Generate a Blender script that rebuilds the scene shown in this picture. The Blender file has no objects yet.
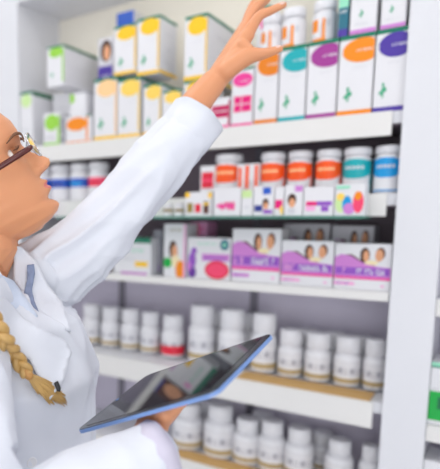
import bpy, bmesh, math, random
import numpy as np
from mathutils import Vector, Matrix, noise
from mathutils.bvhtree import BVHTree
from mathutils.geometry import delaunay_2d_cdt
random.seed(7)
S = bpy.context.scene
C = S.collection
# ------------------------------------------------------------------ camera
f, cx, cy = 558., 90., 290.
YAW, PIT = math.radians(36.3), math.radians(7.35)
Fw = Vector((-math.sin(YAW)*math.cos(PIT), math.cos(YAW)*math.cos(PIT), -math.sin(PIT)))
Rt = Vector((math.cos(YAW), math.sin(YAW), 0)); Up = Rt.cross(Fw)
Fh = Vector((-math.sin(YAW), math.cos(YAW), 0)); Z = Vector((0, 0, 1))
P = Vector((0, 0, 1.5))
def W(px, py, d): return P + Fw*d + Rt*((px-cx)/f*d) + Up*((cy-py)/f*d)
def xat(px, y, z):
    a = Fw*(px-cx) - Rt*f; d = Vector((0, y, z)) - P
    return -a.dot(d)/a.x
def zat(py, x, y):
    a = Fw*(cy-py) - Up*f; d = Vector((x, y, 0)) - P
    return -a.dot(d)/a.z
cam = bpy.data.cameras.new('camera'); co = bpy.data.objects.new('camera', cam); C.objects.link(co)
co.location = P; co.rotation_euler = (math.pi/2-PIT, 0, YAW)
cam.sensor_width = 36; cam.sensor_fit = 'AUTO'; cam.lens = 36*f/469
cam.shift_x = (220-cx)/469; cam.shift_y = (cy-234.5)/469
cam.clip_start = .05
cam.dof.use_dof = True; cam.dof.focus_distance = .82; cam.dof.aperture_fstop = cam.lens/15
S.camera = co
S.view_settings.view_transform = 'Standard'; S.view_settings.look = 'None'; S.view_settings.gamma = 1
S.view_settings.exposure = -0.16
# ------------------------------------------------------------------ materials
MATS = {}
def lin(c): return tuple(((v/255)/12.92 if v/255 <= .04045 else ((v/255+.055)/1.055)**2.4) for v in c)
def mat(name, rgb, rough=.5, spec=.5, noise_amt=0.0, nscale=20, bump=0, sss=0, metal=0, trans=0, bscale=200, stretch=None):
    if name in MATS: return MATS[name]
    m = bpy.data.materials.new(name); m.use_nodes = True; nt = m.node_tree
    b = nt.nodes['Principled BSDF']; col = (*lin(rgb), 1)
    b.inputs['Base Color'].default_value = col; b.inputs['Roughness'].default_value = rough
    b.inputs['Specular IOR Level'].default_value = spec; b.inputs['Metallic'].default_value = metal
    b.inputs['Transmission Weight'].default_value = trans
    if sss:
        b.inputs['Subsurface Weight'].default_value = sss; b.inputs['Subsurface Radius'].default_value = (1, .35, .2); b.inputs['Subsurface Scale'].default_value = .008
    tc = nt.nodes.new('ShaderNodeTexCoord'); src = tc.outputs['Object']
    if stretch:
        mp = nt.nodes.new('ShaderNodeMapping'); mp.inputs['Scale'].default_value = stretch
        nt.links.new(src, mp.inputs['Vector']); src = mp.outputs['Vector']
    n = nt.nodes.new('ShaderNodeTexNoise'); n.inputs['Scale'].default_value = nscale; n.inputs['Detail'].default_value = 4
    nt.links.new(src, n.inputs['Vector'])
    mx = nt.nodes.new('ShaderNodeMix'); mx.data_type = 'RGBA'
    k = 1-max(noise_amt, .03)
    mx.inputs[6].default_value = (col[0]*k, col[1]*k, col[2]*k, 1); mx.inputs[7].default_value = col
    nt.links.new(n.outputs['Fac'], mx.inputs[0]); nt.links.new(mx.outputs[2], b.inputs['Base Color'])
    if bump:
        n2 = nt.nodes.new('ShaderNodeTexNoise'); n2.inputs['Scale'].default_value = bscale
        nt.links.new(src, n2.inputs['Vector'])
        bp = nt.nodes.new('ShaderNodeBump'); bp.inputs['Strength'].default_value = bump; bp.inputs['Distance'].default_value = .002
        nt.links.new(n2.outputs['Fac'], bp.inputs['Height']); nt.links.new(bp.outputs['Normal'], b.inputs['Normal'])
    MATS[name] = m; return m
PAL = dict(white=(224,224,228), green=(10,118,90), dgreen=(20,110,70), yellow=(245,196,30), lyellow=(246,208,96), orange=(240,138,14), dorange=(226,126,16),
  redor=(245,86,20), teal=(20,168,176), magenta=(160,56,146), purple=(76,54,156), pink=(232,60,150), hotpink=(226,20,120), crimson=(190,20,90), red=(220,36,62), rose=(240,70,110),
  blue=(40,90,190), sky=(20,150,215), lgreen=(150,208,70), palegreen=(200,228,160), figure=(70,170,130), grey=(150,150,160), lgrey=(205,205,212), tan=(178,156,110),
  skin=(222,160,120), hair=(70,44,34), lilac=(204,130,206), violet=(146,84,190), dviolet=(100,50,150), lpink=(240,170,215), cream=(238,222,180), brown=(90,50,40), navy=(50,60,140),
  dteal=(40,110,130), peach=(250,205,150), bgreen=(20,170,70), olive=(150,130,60), mint=(150,220,190), black=(25,25,30))
def pm(c): return mat('print_'+c, PAL[c], rough=.38, spec=.4)
M_lam = mat('white_laminate', (219,220,225), .35, .4)
M_rail = mat('price_rail_white', (224,223,221), .3)
M_backdark = mat('back_panel_painted_shade', (128,116,126), .6, .3, .05)  # shade of the middle recesses put into the panel colour
M_under = mat('underside_painted_shade', (120,108,118), .5)  # under-shelf shade as colour, for sheets added below the white boards
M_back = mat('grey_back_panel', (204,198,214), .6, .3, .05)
M_backtop = mat('back_panel_painted_light', (238,233,220), .6, .3)  # lit look of the top bay put into the panel colour
M_wood = mat('light_wood', (214,172,110), .5, .3, .25, 12, stretch=(2,20,20))
M_plastic = mat('white_plastic', (228,228,232), .3, .5)
M_coat = mat('white_cotton', (222,225,234), .9, .15, .03, 8, bump=.15, bscale=900)
M_cuff = mat('cuff_lilac_cotton', (205,200,216), .9, .15)
M_shirt = mat('pale_blue_shirt', (210,219,236), .8, .2)
M_skin = mat('skin', (222,154,112), .42, .4, .06, 14, bump=.06, bscale=500, sss=.12)
M_lip = mat('lips', (214,118,112), .35, .5)
M_hair = mat('blond_hair', (216,174,106), .45, .5, .45, 60, bump=.3, bscale=300, stretch=(1,1,1))
M_brow = mat('brow_hair', (120,80,55), .7)
M_glass = mat('ledge_glass', (120,200,180), .08, .5, trans=.6)
M_lens = mat('clear_lens', (250,250,250), .02, .5, trans=1)
M_frame = mat('dark_red_frame', (84,26,22), .15, .6)
M_metal = mat('silver_metal', (210,210,215), .2, metal=1)
M_case = mat('blue_case', (120,152,208), .3, .5)
M_screen = mat('tablet_screen', (40,40,44), .03, 1.0)
M_screen.node_tree.nodes['Principled BSDF'].inputs['IOR'].default_value = 1.8
M_bezel = mat('tablet_bezel', (60,62,68), .12, .6)
M_eye = mat('eye_white', (235,232,228), .1); M_iris = mat('iris', (70,50,35), .1)
# ------------------------------------------------------------------ helpers
def setmeta(o, label=None, cat=None, group=None, kind=None):
    if label: o['label'] = label
    if cat: o['category'] = cat
    if group: o['group'] = group
    if kind: o['kind'] = kind
    return o
def empty(name, loc, **k):
    o = bpy.data.objects.new(name, None); C.objects.link(o); o.location = loc; o.empty_display_size = .02
    return setmeta(o, **k)
def obj(name, bm, mats, parent=None, loc=None, smooth=False, **k):
    me = bpy.data.meshes.new(name); bm.to_mesh(me); bm.free()
    for m in (mats if isinstance(mats, (list, tuple)) else [mats]): me.materials.append(m)
    if smooth: me.polygons.foreach_set('use_smooth', [True]*len(me.polygons))
    o = bpy.data.objects.new(name, me); C.objects.link(o)
    if loc is not None: o.location = loc
    if parent: o.parent = parent
    return setmeta(o, **k)
def box(bm, x0, x1, y0, y1, z0, z1, mi=0, bev=0):
    r = bmesh.ops.create_cube(bm, size=1, matrix=Matrix.Translation(((x0+x1)/2, (y0+y1)/2, (z0+z1)/2)) @ Matrix.Diagonal((x1-x0, y1-y0, z1-z0, 1)))
    fs = {fc for v in r['verts'] for fc in v.link_faces}
    for fc in fs: fc.material_index = mi
    if bev:
        bmesh.ops.bevel(bm, geom=list({e for v in r['verts'] for e in v.link_edges}), offset=bev, segments=2, affect='EDGES', profile=.6)
def boxobj(name, x0, x1, y0, y1, z0, z1, m, parent=None, bev=.001, **k):
    bm = bmesh.new(); c = Vector(((x0+x1)/2, (y0+y1)/2, z0))
    box(bm, x0-c.x, x1-c.x, y0-c.y, y1-c.y, 0, z1-z0, 0, bev)
    off = c - parent.location if parent else c
    return obj(name, bm, m, parent, off, **k)
def lathe(bm, prof, seg=28, mi=0, cap=True):
    rings = []
    for r, z in prof:
        rings.append([bm.verts.new((r*math.cos(2*math.pi*i/seg), r*math.sin(2*math.pi*i/seg), z)) for i in range(seg)])
    for a, b in zip(rings, rings[1:]):
        for i in range(seg):
            fc = bm.faces.new((a[i], a[(i+1)%seg], b[(i+1)%seg], b[i])); fc.material_index = mi; fc.smooth = True
    if cap:
        bm.faces.new(rings[0][::-1]).material_index = mi; bm.faces.new(rings[-1]).material_index = mi
def cpatch(bm, r, a0, a1, z0, z1, mi=0, shape='rect', n=16):
    # a piece of printed label wrapped on a cylinder; angle 0 faces -Y, positive to +X
    if shape == 'rect':
        m_ = max(2, int(abs(a1-a0)/8))
        rows = [[bm.verts.new((r*math.sin(math.radians(a0+(a1-a0)*i/m_)), -r*math.cos(math.radians(a0+(a1-a0)*i/m_)), z)) for i in range(m_+1)] for z in (z0, z1)]
        for i in range(m_):
            fc = bm.faces.new((rows[0][i], rows[0][i+1], rows[1][i+1], rows[1][i])); fc.material_index = mi
    else:
        am, zm = (a0+a1)/2, (z0+z1)/2; k = 26
        prev = None
        for i in range(k+1):
            t = -1+2*i/k; hh = math.sqrt(max(0, 1-abs(t)**2.6)); a = math.radians(am+t*(a1-a0)/2)
            x, y = r*math.sin(a), -r*math.cos(a)
            cur = (bm.verts.new((x, y, zm-hh*(z1-z0)/2-1e-5)), bm.verts.new((x, y, zm+hh*(z1-z0)/2+1e-5)))
            if prev:
                fc = bm.faces.new((prev[0], cur[0], cur[1], prev[1])); fc.material_index = mi
            prev = cur
# ------------------------------------------------------------------ room
Zs = [1.748, 1.558, 1.322, 1.045, .76]
boxobj('floor', -4.5, 3.5, -3, 1.95, -.05, 0, mat('floor_vinyl', (205,205,208), .3, .4, .05, 3), bev=0, kind='structure')
boxobj('wall_back', -4.5, 3.5, 1.85, 1.95, 0, 2.9, mat('wall_paint', (236,236,238), .7), bev=0, kind='structure')
boxobj('ceiling', -4.5, 3.5, -3, 1.95, 2.9, 2.95, mat('ceiling_paint', (240,240,240), .8), bev=0, kind='structure')
YB, YF = 1.73, 1.5
XL, XR = -1.416, -.204
unit = empty('shelving_unit', (-.8, 1.6, 0), label='white pharmacy shelving unit with five loaded shelves, left of the broad right post', cat='shelving unit')
def part(name, *a, **k): return boxobj(name, *a, parent=unit, **k)
part('side_panel', XL-.10, XL, YF, YF+.02, 0, 2.5, M_lam); part('side_panel', XL-.02, XL, YF+.02, YB, 0, 2.5, M_lam)
part('side_panel', XR, -.110, YF-.012, YF+.012, 0, 2.5, M_lam); part('side_panel', XR, XR+.018, YF+.012, YB, 0, 2.5, M_lam)
part('back_panel', XL, XR, YB, YB+.01, 0, Zs[2], M_back); part('back_panel', XL, XR, YB, YB+.01, Zs[2]+.0005, Zs[0]-.03, M_backdark, label='back panel behind the second and third shelves, recess shade painted into its dark mauve')
part('back_panel', XL, XR, YB, YB+.01, Zs[0]-.03, 2.5, M_backtop, label='back panel of the top bay, lamplight painted into its cream')
part('top_board', XL, XR, YF, YB, 2.24, 2.27, M_lam)
rb = [1.692, 1.504, 1.300, .978, .695]
for i, (z, b) in enumerate(zip(Zs, rb)):
    th = .018 if i == 2 else .028
    if i < 2: part('underside_shade', XL+.003, XR-.003, YF+.012, YB-.012, z-th-.004, z-th-.0003, M_under, label='added dark sheet under the shelf, shade put into its grey')
    part('shelf_board', XL+.001, XR-.001, YF+.004, YB-.001, z-th, z, M_lam)
    part('price_rail', XL+.003, (-.226 if i != 2 else -.208), YF-.006, YF+.003, b, z, M_rail)
for z in Zs[:2]:
    pass
bmL = mat('lamp_panel_strip', (255,250,235), .4); bmL.node_tree.nodes['Principled BSDF'].inputs['Emission Color'].default_value = (1, .97, .9, 1); bmL.node_tree.nodes['Principled BSDF'].inputs['Emission Strength'].default_value = 6
part('light_strip', XL+.17, XR-.03, YF+.004, YF+.024, 2.232, 2.2395, bmL, label='warm light strip under the top board')
part('plinth', XL, XR, YF+.02, YF+.04, 0, .1, M_lam)
part('wooden_insert', xat(236, YF, 1.05), -.235, YF+.002, YF+.075, Zs[3]+.0003, Zs[3]+.004, M_wood, label='light wood strip on the middle lower shelf', bev=.0005)
part('wooden_insert', xat(172, YF, .765), -.235, YF+.002, YF+.06, Zs[4]+.0003, Zs[4]+.004, M_wood, label='light wood strip on the lowest shelf', bev=.0005)
part('glass_ledge', xat(60, 1.45, 1.5), xat(367, 1.45, 1.5), 1.425, YF-.0075, 1.4985, 1.5045, M_glass, label='green-edged glass ledge in front of the second shelf')
for X in (-1.12, -.62):
    part('shelf_upright', X-.012, X+.012, YB-.008, YB-.0005, .72, Zs[0]-.03, mat('upright_grey', (120,116,128), .5))
# right neighbouring bay
unit2 = empty('shelving_unit', (.2, 1.6, 0), label='second white shelving unit right of the broad post, cut by the photo edge', cat='shelving unit')
def part2(name, *a, **k): return boxobj(name, *a, parent=unit2, **k)
part2('back_panel', -.111, .5, YB, YB+.01, 0, 2.5, M_back)
part2('side_panel', -.124, -.1115, YF+.013, YB, 0, 2.5, M_lam); part2('side_panel', .5, .52, YF, YB, 0, 2.5, M_lam)
for z in (1.72, 1.315, 1.015, .80):
    part2('shelf_board', -.1105, .499, YF+.002, YB-.001, z-.022, z, M_lam)
    part2('price_rail', -.109, .498, YF-.006, YF+.001, z-.04, z, M_rail)
# ------------------------------------------------------------------ cartons
def carton(label, px0, px1, pyt, z, prints=(), y=YF+.006, depth=.12, group=None, cat='box', name='medicine_box', body='white', zt=None, right=None):
    """prints: (face, kind, colour, coords) in face units; returns top z"""
    x0, x1 = max(XL+.002, xat(px0, y, z+.04)+.0008), min(XR-.002, xat(px1, y, z+.04)-.0008)
    if right is not None:
        # depth from where the far edge of the side face appears
        for k in range(60):
            d = .03+k*.0035
            if xat(right, y+d, z+.04) <= x1: break
        depth = d if d < YB-y-.003 else YB-y-.003
    h = (zt if zt else zat(pyt, (x0+x1)/2, y)) - z
    w = x1-x0; bm = bmesh.new(); cols = [body]
    box(bm, -w/2, w/2, 0, depth, 0, h, 0, .0006)
    lay = 0
    for pr in prints:
        face, kind, colr, c = pr
        if colr not in cols: cols.append(colr)
        mi = cols.index(colr); lay += 1; off = .0003+.00012*lay
        def pt(u, v):
            if face == 'f': return (-w/2+u*w, -off, v*h)
            if face == 's': return (w/2+off, u*depth, v*h)
            return (-w/2+u*w, v*depth, h+off)
        def poly(pts):
            fc = bm.faces.new([bm.verts.new(pt(*p)) for p in pts]); fc.material_index = mi
        if kind == 'r': u0, v0, u1, v1 = c; poly([(u0, v0), (u1, v0), (u1, v1), (u0, v1)])
        elif kind == 'o':
            u, v, a, b = c; poly([(min(1, max(0, u+a*math.cos(t*math.pi/12))), min(.995, max(.004, v+b*math.sin(t*math.pi/12)))) for t in range(24)])
        elif kind == 'p': poly(c)
        elif kind == 't':   # a line of small letter-like marks
            u0, v0, u1, v1 = c; rnd = random.Random(int(u0*1000+v0*777+h*9999)); u = u0; uw = (v1-v0)*h/w*.5
            while u+uw*.8 < u1:
                k = rnd.random(); ww = uw*.8
                if k < .8:
                    poly([(u, v0), (u+ww*.3, v0), (u+ww*.3, v1), (u, v1)])
                    if k < .4: poly([(u+ww*.3, v1-(v1-v0)*.25), (u+ww, v1-(v1-v0)*.25), (u+ww, v1), (u+ww*.3, v1)])
                    if k > .2: poly([(u+ww*.3, v0), (u+ww, v0), (u+ww, v0+(v1-v0)*.25), (u+ww*.3, v0+(v1-v0)*.25)])
                    if .3 < k: poly([(u+ww*.7, v0+(v1-v0)*.25), (u+ww, v0+(v1-v0)*.25), (u+ww, v1-(v1-v0)*.25), (u+ww*.7, v1-(v1-v0)*.25)])
                u += uw
    o = obj(name, bm, [pm(c) for c in cols], loc=((x0+x1)/2, y, z+.0004), label=label, cat=cat, group=group)
    return z+h+.0008
def fig(u, v, s=1, face='f', c='figure'):
    s *= .9
    return [(face, 'o', c, (u, v+.05*s, .035*s, .022*s)), (face, 'o', c, (u+.03*s, v, .07*s, .028*s)), (face, 'o', c, (u-.04*s, v-.03*s, .06*s, .02*s)), (face, 'r', c, (u-.02*s, v-.08*s, u+.02*s, v))]
def oval_box(col, strip=None, oval=(.55, .82, .45, .13), top='green', figc='figure', text=True, side=True):
    p = [('f', 'r', top, (0, .945, 1, 1)), ('s', 'r', top, (0, .945, 1, 1)), ('f', 'o', col, oval)]
    if text: p.append(('f', 't', 'white', (oval[0]-.2, oval[1]-.015, oval[0]+oval[2]*.9, oval[1]+.015)))
    p += [('f', 't', 'lgrey', (.4, .58, .85, .595))] + fig(.30, .27, 1.35, c=figc)
    if strip: p += [('f', 'r', strip, (0, .0, 1, .06)), ('s', 'r', strip, (0, 0, 1, .06))]
    if side: p += [('s', 't', 'lgrey', (.25, .7, .8, .73)), ('s', 't', 'lgrey', (.25, .2, .8, .23))] + fig(.5, .45, .7, 's', 'lgrey')
    return p
z1 = Zs[0]
G1 = 'tall oval-print boxes along the top shelf'
tops = []
for (a, b, t, col, nm) in ((373, 407, 29, 'purple', 'purple'), (337, 372, 38, 'orange', 'orange'), (306, 336, 45, 'magenta', 'magenta'), (278, 305, 52, 'teal', 'teal'), (254, 277, 58, 'dorange', 'brownish orange')):
    zz = carton('tall white box with a %s oval and matching base stripe' % nm, a, b, t, z1, oval_box(col, col, oval=(.66, .80, .58, .15)), group=G1, zt=1.935)
    tops.append(zz)
zT = tops[0]
zp = carton('white box with pink oval and a bright pink square low on its front', 231, 253, 66, z1, [('f', 'r', 'green', (.3, .965, 1, 1)), ('f', 'o', 'pink', (.5, .80, .46, .12)), ('f', 't', 'white', (.3, .76, .9, .79)), ('f', 'r', 'hotpink', (.12, .25, .92, .52)), ('f', 'r', 'white', (.12, .375, .92, .39)), ('f', 'r', 'white', (.45, .25, .48, .52)), ('f', 'r', 'pink', (0, 0, 1, .05))], group=G1, zt=1.90)
carton('short white box with a crimson square, left end of the pink ones', 208, 230, 90, z1, [('f', 'r', 'crimson', (.15, .35, .95, .75)), ('f', 'r', 'white', (.15, .54, .95, .57)), ('f', 'r', 'crimson', (.93, 0, 1, .9)), ('f', 'r', 'pink', (0, 0, 1, .09))], group=G1, zt=1.83)
# second tier, right
G2 = 'boxes and bottles standing on the tall oval-print boxes'
def fig2(): return [('f', 'r', 'lilac', (0, 0, 1, .07))] + fig(.42, .33, 1) + [('f', 't', 'lgrey', (.2, .14, .7, .17))]
carton('white box with green sprig and lilac base stripe, atop the purple oval box', 381, 407, -30, zT, fig2(), group=G2)
carton('white box with green sprig and lilac base stripe, atop the orange oval box', 350, 377, -28, zT, fig2(), group=G2)
carton('narrow dark teal box with purple foot atop the orange oval box', 338, 348.5, -10, zT, [('f', 'r', 'purple', (0, 0, 1, .16)), ('f', 'r', 'mint', (0, .62, 1, .85)), ('f', 't', 'white', (.2, .5, .9, .56))], group=G2, body='dteal')
carton('white carton with a pink spot behind the reaching fingers', 256, 270, 6, zT, [('f', 'o', 'pink', (.6, .7, .38, .2)), ('f', 'r', 'orange', (.4, .05, .95, .3)), ('f', 'r', 'green', (0, .95, 1, 1))], group=G2, y=YF+.10)
# left half of the top shelf: two tiers of yellow boxes
G3 = 'stacked yellow-oval boxes on the left of the top shelf'
def yb(c='yellow', strip=True): return oval_box(c, 'yellow' if strip else None, oval=(.56, .83, .44, .14), text=False) + [('f', 'r', c, (.93, .1, 1, .93))]
zl = {}
low = [('a', 94, 117, 'peach', 'pale peach', None), ('b', 117.5, 140, 'lyellow', 'pale yellow', 182)]
for k, a, b, c, nm, r in low:
    zl[k] = carton('lower tall white box with %s oval, %s of the pair' % (nm, 'left' if k == 'a' else 'right'), a, b, 78, z1, yb(c), group=G3, right=r)
zl['c'] = carton('lower white box with faint yellow oval, just behind the raised cuff on the left', 143, 161, 84, z1, yb('lyellow'), group=G3)
zl['d'] = carton('lower white box with faint yellow oval, touching the raised cuff', 162, 181, 90, z1, yb('lyellow'), group=G3)
zl['e'] = carton('lower white box with yellow oval directly behind the wrist', 183, 206, 80, z1, yb(), group=G3)
carton('upper white box with bright yellow oval, left one beside the blue box', 114, 136.5, 25, zl['a'], yb(), group=G3)
carton('upper white box with yellow oval and pale side, right one of the pair', 137, 159.5, 17, zl['b'], yb(), group=G3, right=176)
carton('large upper white box with yellow oval and long green-edged side, left of the hand', 184, 207, 15, zl['e'], yb(), group=G3, right=238)
carton('blue and brown picture box between green-topped and yellow boxes', 98, 112.5, 38, z1, [('f', 'o', 'hair', (.55, .88, .4, .1)), ('f', 'o', 'skin', (.6, .86, .22, .07)), ('f', 'r', 'purple', (0, .55, 1, .74)), ('f', 't', 'lgrey', (.1, .6, .9, .66)), ('f', 'o', 'navy', (.5, .45, .5, .07))], group=G3, y=YF+.11, depth=.03, body='lgrey')
carton('white box with blue flap peeking above the yellow boxes', 116, 133, 12, z1, [('f', 'r', 'blue', (0, .9, 1, 1))], group=G3, y=YF+.15, depth=.06)
# far left cluster
G4 = 'green-edged boxes at the far left of the top shelf'
zlow = carton('small white box with lime oval and lime side stripe, far left', 43.5, 60, 113, z1, [('f', 'o', 'lgreen', (.5, .7, .42, .25)), ('f', 'r', 'lgreen', (.86, .0, 1, .9)), ('f', 'r', 'lgreen', (0, 0, 1, .08)), ('f', 't', 'grey', (.15, .2, .7, .26))], group=G4, depth=.085)
zor = carton('small white box with orange oval and orange stripes, left end of shelf', 66, 92, 116, z1, [('f', 'o', 'orange', (.42, .7, .4, .25)), ('f', 'r', 'orange', (.78, .1, .86, .95)), ('f', 'r', 'orange', (0, 0, 1, .06)), ('f', 'r', 'dgreen', (.8, .93, .98, 1))], group=G4, depth=.085)
carton('grey-spined narrow box between the lime and orange small boxes', 60.5, 65.5, 118, z1, [('f', 'r', 'grey', (0, 0, 1, 1)), ('f', 't', 'white', (.1, .3, .9, .4))], group=G4, depth=.085)
zlid = carton('low white box with pale green oval and dark green lid edge, far left', 17, 33, 92, z1, [('f', 'o', 'palegreen', (.5, .84, .42, .12)), ('f', 'r', 'green', (0, .955, 1, 1)), ('s', 'r', 'dgreen', (0, .925, 1, 1)), ('f', 't', 'lgrey', (.2, .3, .8, .34))], group=G4, right=67)
carton('plain white carton behind the small lime and orange boxes', 53, 84, 90, z1, [('f', 't', 'lgrey', (.2, .7, .8, .76))], group=G4, y=YF+.10, depth=.12, zt=zlid-.0008)
carton('tall white box with lime oval and dark green lid edge, upper left', 47, 64, 46, zlid, [('f', 'o', 'lgreen', (.55, .84, .42, .13)), ('f', 'r', 'lgreen', (.9, .1, 1, .9)), ('f', 'r', 'green', (0, .95, 1, 1)), ('s', 'r', 'dgreen', (0, .93, 1, 1)), ('s', 't', 'lgrey', (.2, .5, .8, .52))] + fig(.3, .3), group=G4, right=98)
carton('small white box with lime corner and grey lid, right of the tall lime one', 70, 86, 92, zor, [('f', 'o', 'lgreen', (.1, .75, .2, .2)), ('f', 'r', 'grey', (0, .95, 1, 1)), ('s', 'r', 'grey', (0, .95, 1, 1))], group=G4, depth=.08)
# ------------------------------------------------------------------ bottles
def bottle(label, pc, wpx, z, y, h, capf=.24, capw=.85, style='supp', cols=(), group=None, name='pill_bottle', neck=True):
    X = xat(pc, y, z+h*.5); dx = abs(xat(pc+wpx/2, y, z+h*.5)-xat(pc-wpx/2, y, z+h*.5))
    r = dx/2*.93; X = min(X, XR-.003-r); e = empty(name, (X, y, z+.0005), label=label, cat='bottle', group=group)
    hb = h*(1-capf)
    bm = bmesh.new()
    lathe(bm, [(r*.86, 0), (r*.97, h*.012), (r, h*.035), (r, hb*.80), (r*.98, hb*.86), (r*.90, hb*.93), (r*capw*.92, hb*.965), (r*capw*.9, hb)])
    obj('bottle_body', bm, M_plastic, e)
    bm = bmesh.new(); rc = r*capw
    prof = [(rc*.97, hb+.0006), (rc, hb+h*.01)]
    lathe(bm, prof+[(rc, h*.965), (rc*.96, h*.992), (rc*.85, h)], 36)
    for i in range(36):
        a = 2*math.pi*i/36; m = Matrix.Rotation(a, 4, 'Z') @ Matrix.Translation((rc, 0, (hb+h*.96)/2)) @ Matrix.Diagonal((.0008, .0012, (h*.95-hb), 1))
        bmesh.ops.create_cube(bm, size=1, matrix=m)
    obj('bottle_cap', bm, M_plastic, e)
    bm = bmesh.new(); names = ['white']
    def P_(a0, a1, v0, v1, c, sh='rect', lay=1):
        if c not in names: names.append(c)
        cpatch(bm, r+.0002+.0003*lay, a0, a1, v0*hb, v1*hb, names.index(c), sh)
    rr = random.Random(int(pc*7))
    if style == 'supp':
        P_(-170, 170, .10, .76, 'white'); P_(-170, 170, .12, .44 if cols and cols[0] == 'red' else .255, cols[0] if cols else 'tan', lay=4 if cols and cols[0] == 'red' else 2)
        P_(-170, 170, .74, .755, 'lgrey', lay=2)
        for a in range(-80, 100, 50):
            P_(a, a+26, .36, .60, 'lgrey', lay=2); P_(a+5, a+20, .44, .53, 'grey', lay=3); P_(a+30, a+44, .40, .43, 'grey', lay=3); P_(a+30, a+42, .50, .53, 'grey', lay=3)
    elif style == 'blob':
        c = cols[0]
        P_(-175, 175, .06, .9, 'white')
        P_(-78, 78, .40, .90, c, 'o', 2); P_(-76, 76, .62, .86, c, 'rect', 2)
        P_(-175, -76, .80, .86, 'green' if len(cols) < 2 else cols[1], 'rect', 2); P_(76, 175, .80, .86, 'green' if len(cols) < 2 else cols[1], 'rect', 2)
        P_(70, 84, .1, .8, c, 'rect', 2)
        for k in range(5): P_(-42+k*17, -30+k*17, .64, .72, 'peach' if c in ('orange', 'redor') else 'lgrey', 'rect', 3)
        P_(-70, 70, .06, .10, c if len(cols) > 2 else 'white', 'rect', 2)
    elif style == 'band':
        P_(-175, 175, .05, .9, 'white'); P_(-90, 90, .45, .75, cols[0], 'rect', 2); P_(-40, 40, .52, .62, cols[1], 'rect', 3)
    elif style == 'squares':
        P_(-175, 175, .05, .9, 'white'); P_(-55, -18, .35, .72, 'orange', 'rect', 2); P_(2, 16, .1, .72, 'orange', 'rect', 2); P_(-60, 20, .06, .16, 'orange', 'rect', 2); P_(20, 40, .5, .7, 'lgrey', 'rect', 2)
        P_(-8, 0, .2, .6, 'lgrey', 'rect', 2)
    obj('bottle_label', bm, [pm(c) for c in names], e)
    return e
# on top of the top-shelf boxes
bottle('white bottle with two orange squares atop the teal oval box', 294, 25, zT, 1.56, .105, style='squares', group=G2, capw=.93)
bottle('white bottle with two orange squares atop the magenta oval box', 325, 26, zT, 1.56, .108, style='squares', group=G2, capw=.93)
bottle('white bottle with orange squares touched by the thumb', 272, 22, zT, 1.56, .10, style='squares', group=G2, capw=.93)
# shelf two
z2 = Zs[1]
GB = 'white-capped colour-label bottles on the second shelf'
for pc, w, t, cs, lb in ((388, 29, 146, ('sky', 'navy', 1), 'white-capped bottle with bright blue label, beside the right post'), (357, 30, 148, ('teal', 'green'), 'white-capped bottle with teal label, left of the blue one'),
        (328.5, 27, 150, ('redor', 'green'), 'white-capped bottle with red-orange label, left of the teal one'), (300, 26, 151.5, ('redor', 'green'), 'white-capped orange-label bottle, second leftward from the teal bottle'),
        (273, 26, 153, ('redor', 'green'), 'white-capped orange bottle, third leftward from the teal bottle'), (229, 28, 155, ('redor', 'green'), 'white-capped orange bottle left of the striped box, nearest the sleeve')):
    yy = 1.548; X = xat(pc, yy, z2); h = zat(t, X, yy)-z2
    bottle(lb, pc, w, z2, yy, h, capf=.17, capw=.96, style='blob', cols=cs, group=GB)
carton('white box with vertical orange stripes between two orange bottles', 237, 259, 164, z2, [('f', 'r', 'redor', (.05, .1, .2, .9)), ('f', 'r', 'redor', (.36, .1, .54, .95)), ('f', 'r', 'redor', (.8, .1, .95, .95)), ('f', 't', 'lgrey', (.56, .4, .78, .5))], y=YF+.012, depth=.03, group='small boxes on the second shelf')
carton('small white box with dark red square behind the sleeve edge', 200, 215, 166, z2, [('f', 'r', 'red', (.1, .3, .9, .8)), ('f', 'r', 'rose', (.1, .5, .9, .58))], y=YF+.012, depth=.05, group='small boxes on the second shelf')
for i, (pc, c1, c2, lb) in enumerate(((44, 'blue', 'sky', 'left one, nearest the chin'), (62, 'blue', 'navy', 'middle one'), (81, 'blue', 'sky', 'right one of the blue ones'), (99, 'rose', 'red', None))):
    bottle('blue-banded white bottle between chin and raised sleeve, '+lb if lb else 'white bottle with rose-red band behind the raised sleeve', pc, 18, z2, 1.548, .125, capf=.2, capw=.96, style='band', cols=(c1, c2), group='banded bottles at the left of the second shelf')
carton('violet box on the glass ledge glimpsed between neck and coat collar', 22, 42, 216, 1.505, [('f', 'r', 'violet', (0, .0, 1, .8)), ('f', 't', 'white', (.2, .4, .8, .5))], y=1.44, depth=.05, zt=1.545, body='lilac')
# glass ledge
zg = 1.505; yl = 1.43
GL = 'small packs on the glass ledge'
def ledge(lb, a, b, t, pr, **k): carton(lb, a, b, t, zg, pr, y=yl+.003, depth=.045, group=GL, **k)
for i, pc in enumerate((168, 179.5)):
    e = bottle(('tiny brown dropper bottle with yellow cap band on the ledge, %s of the two' % ('left', 'right')[i]), pc, 9, zg, yl+.02, .036, style='band', cols=('olive', 'brown'), group=GL, capf=.25, name='dropper_bottle')
ledge('small white pack with yellow ball and red and yellow prints on the ledge', 185, 212, 192, [('f', 'o', 'yellow', (.08, .88, .1, .12)), ('f', 'r', 'olive', (.08, .15, .3, .55)), ('f', 'r', 'red', (.38, .15, .6, .5)), ('f', 'r', 'brown', (.7, .1, .9, .6)), ('f', 'o', 'yellow', (.94, .85, .08, .13)), ('f', 'r', 'lyellow', (.7, .45, .9, .55))])
ledge('small white pack with a pink word on the ledge', 213.5, 241, 188, [('f', 't', 'hotpink', (.12, .22, .85, .5)), ('f', 'r', 'pink', (.12, .3, .8, .42))])
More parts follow.
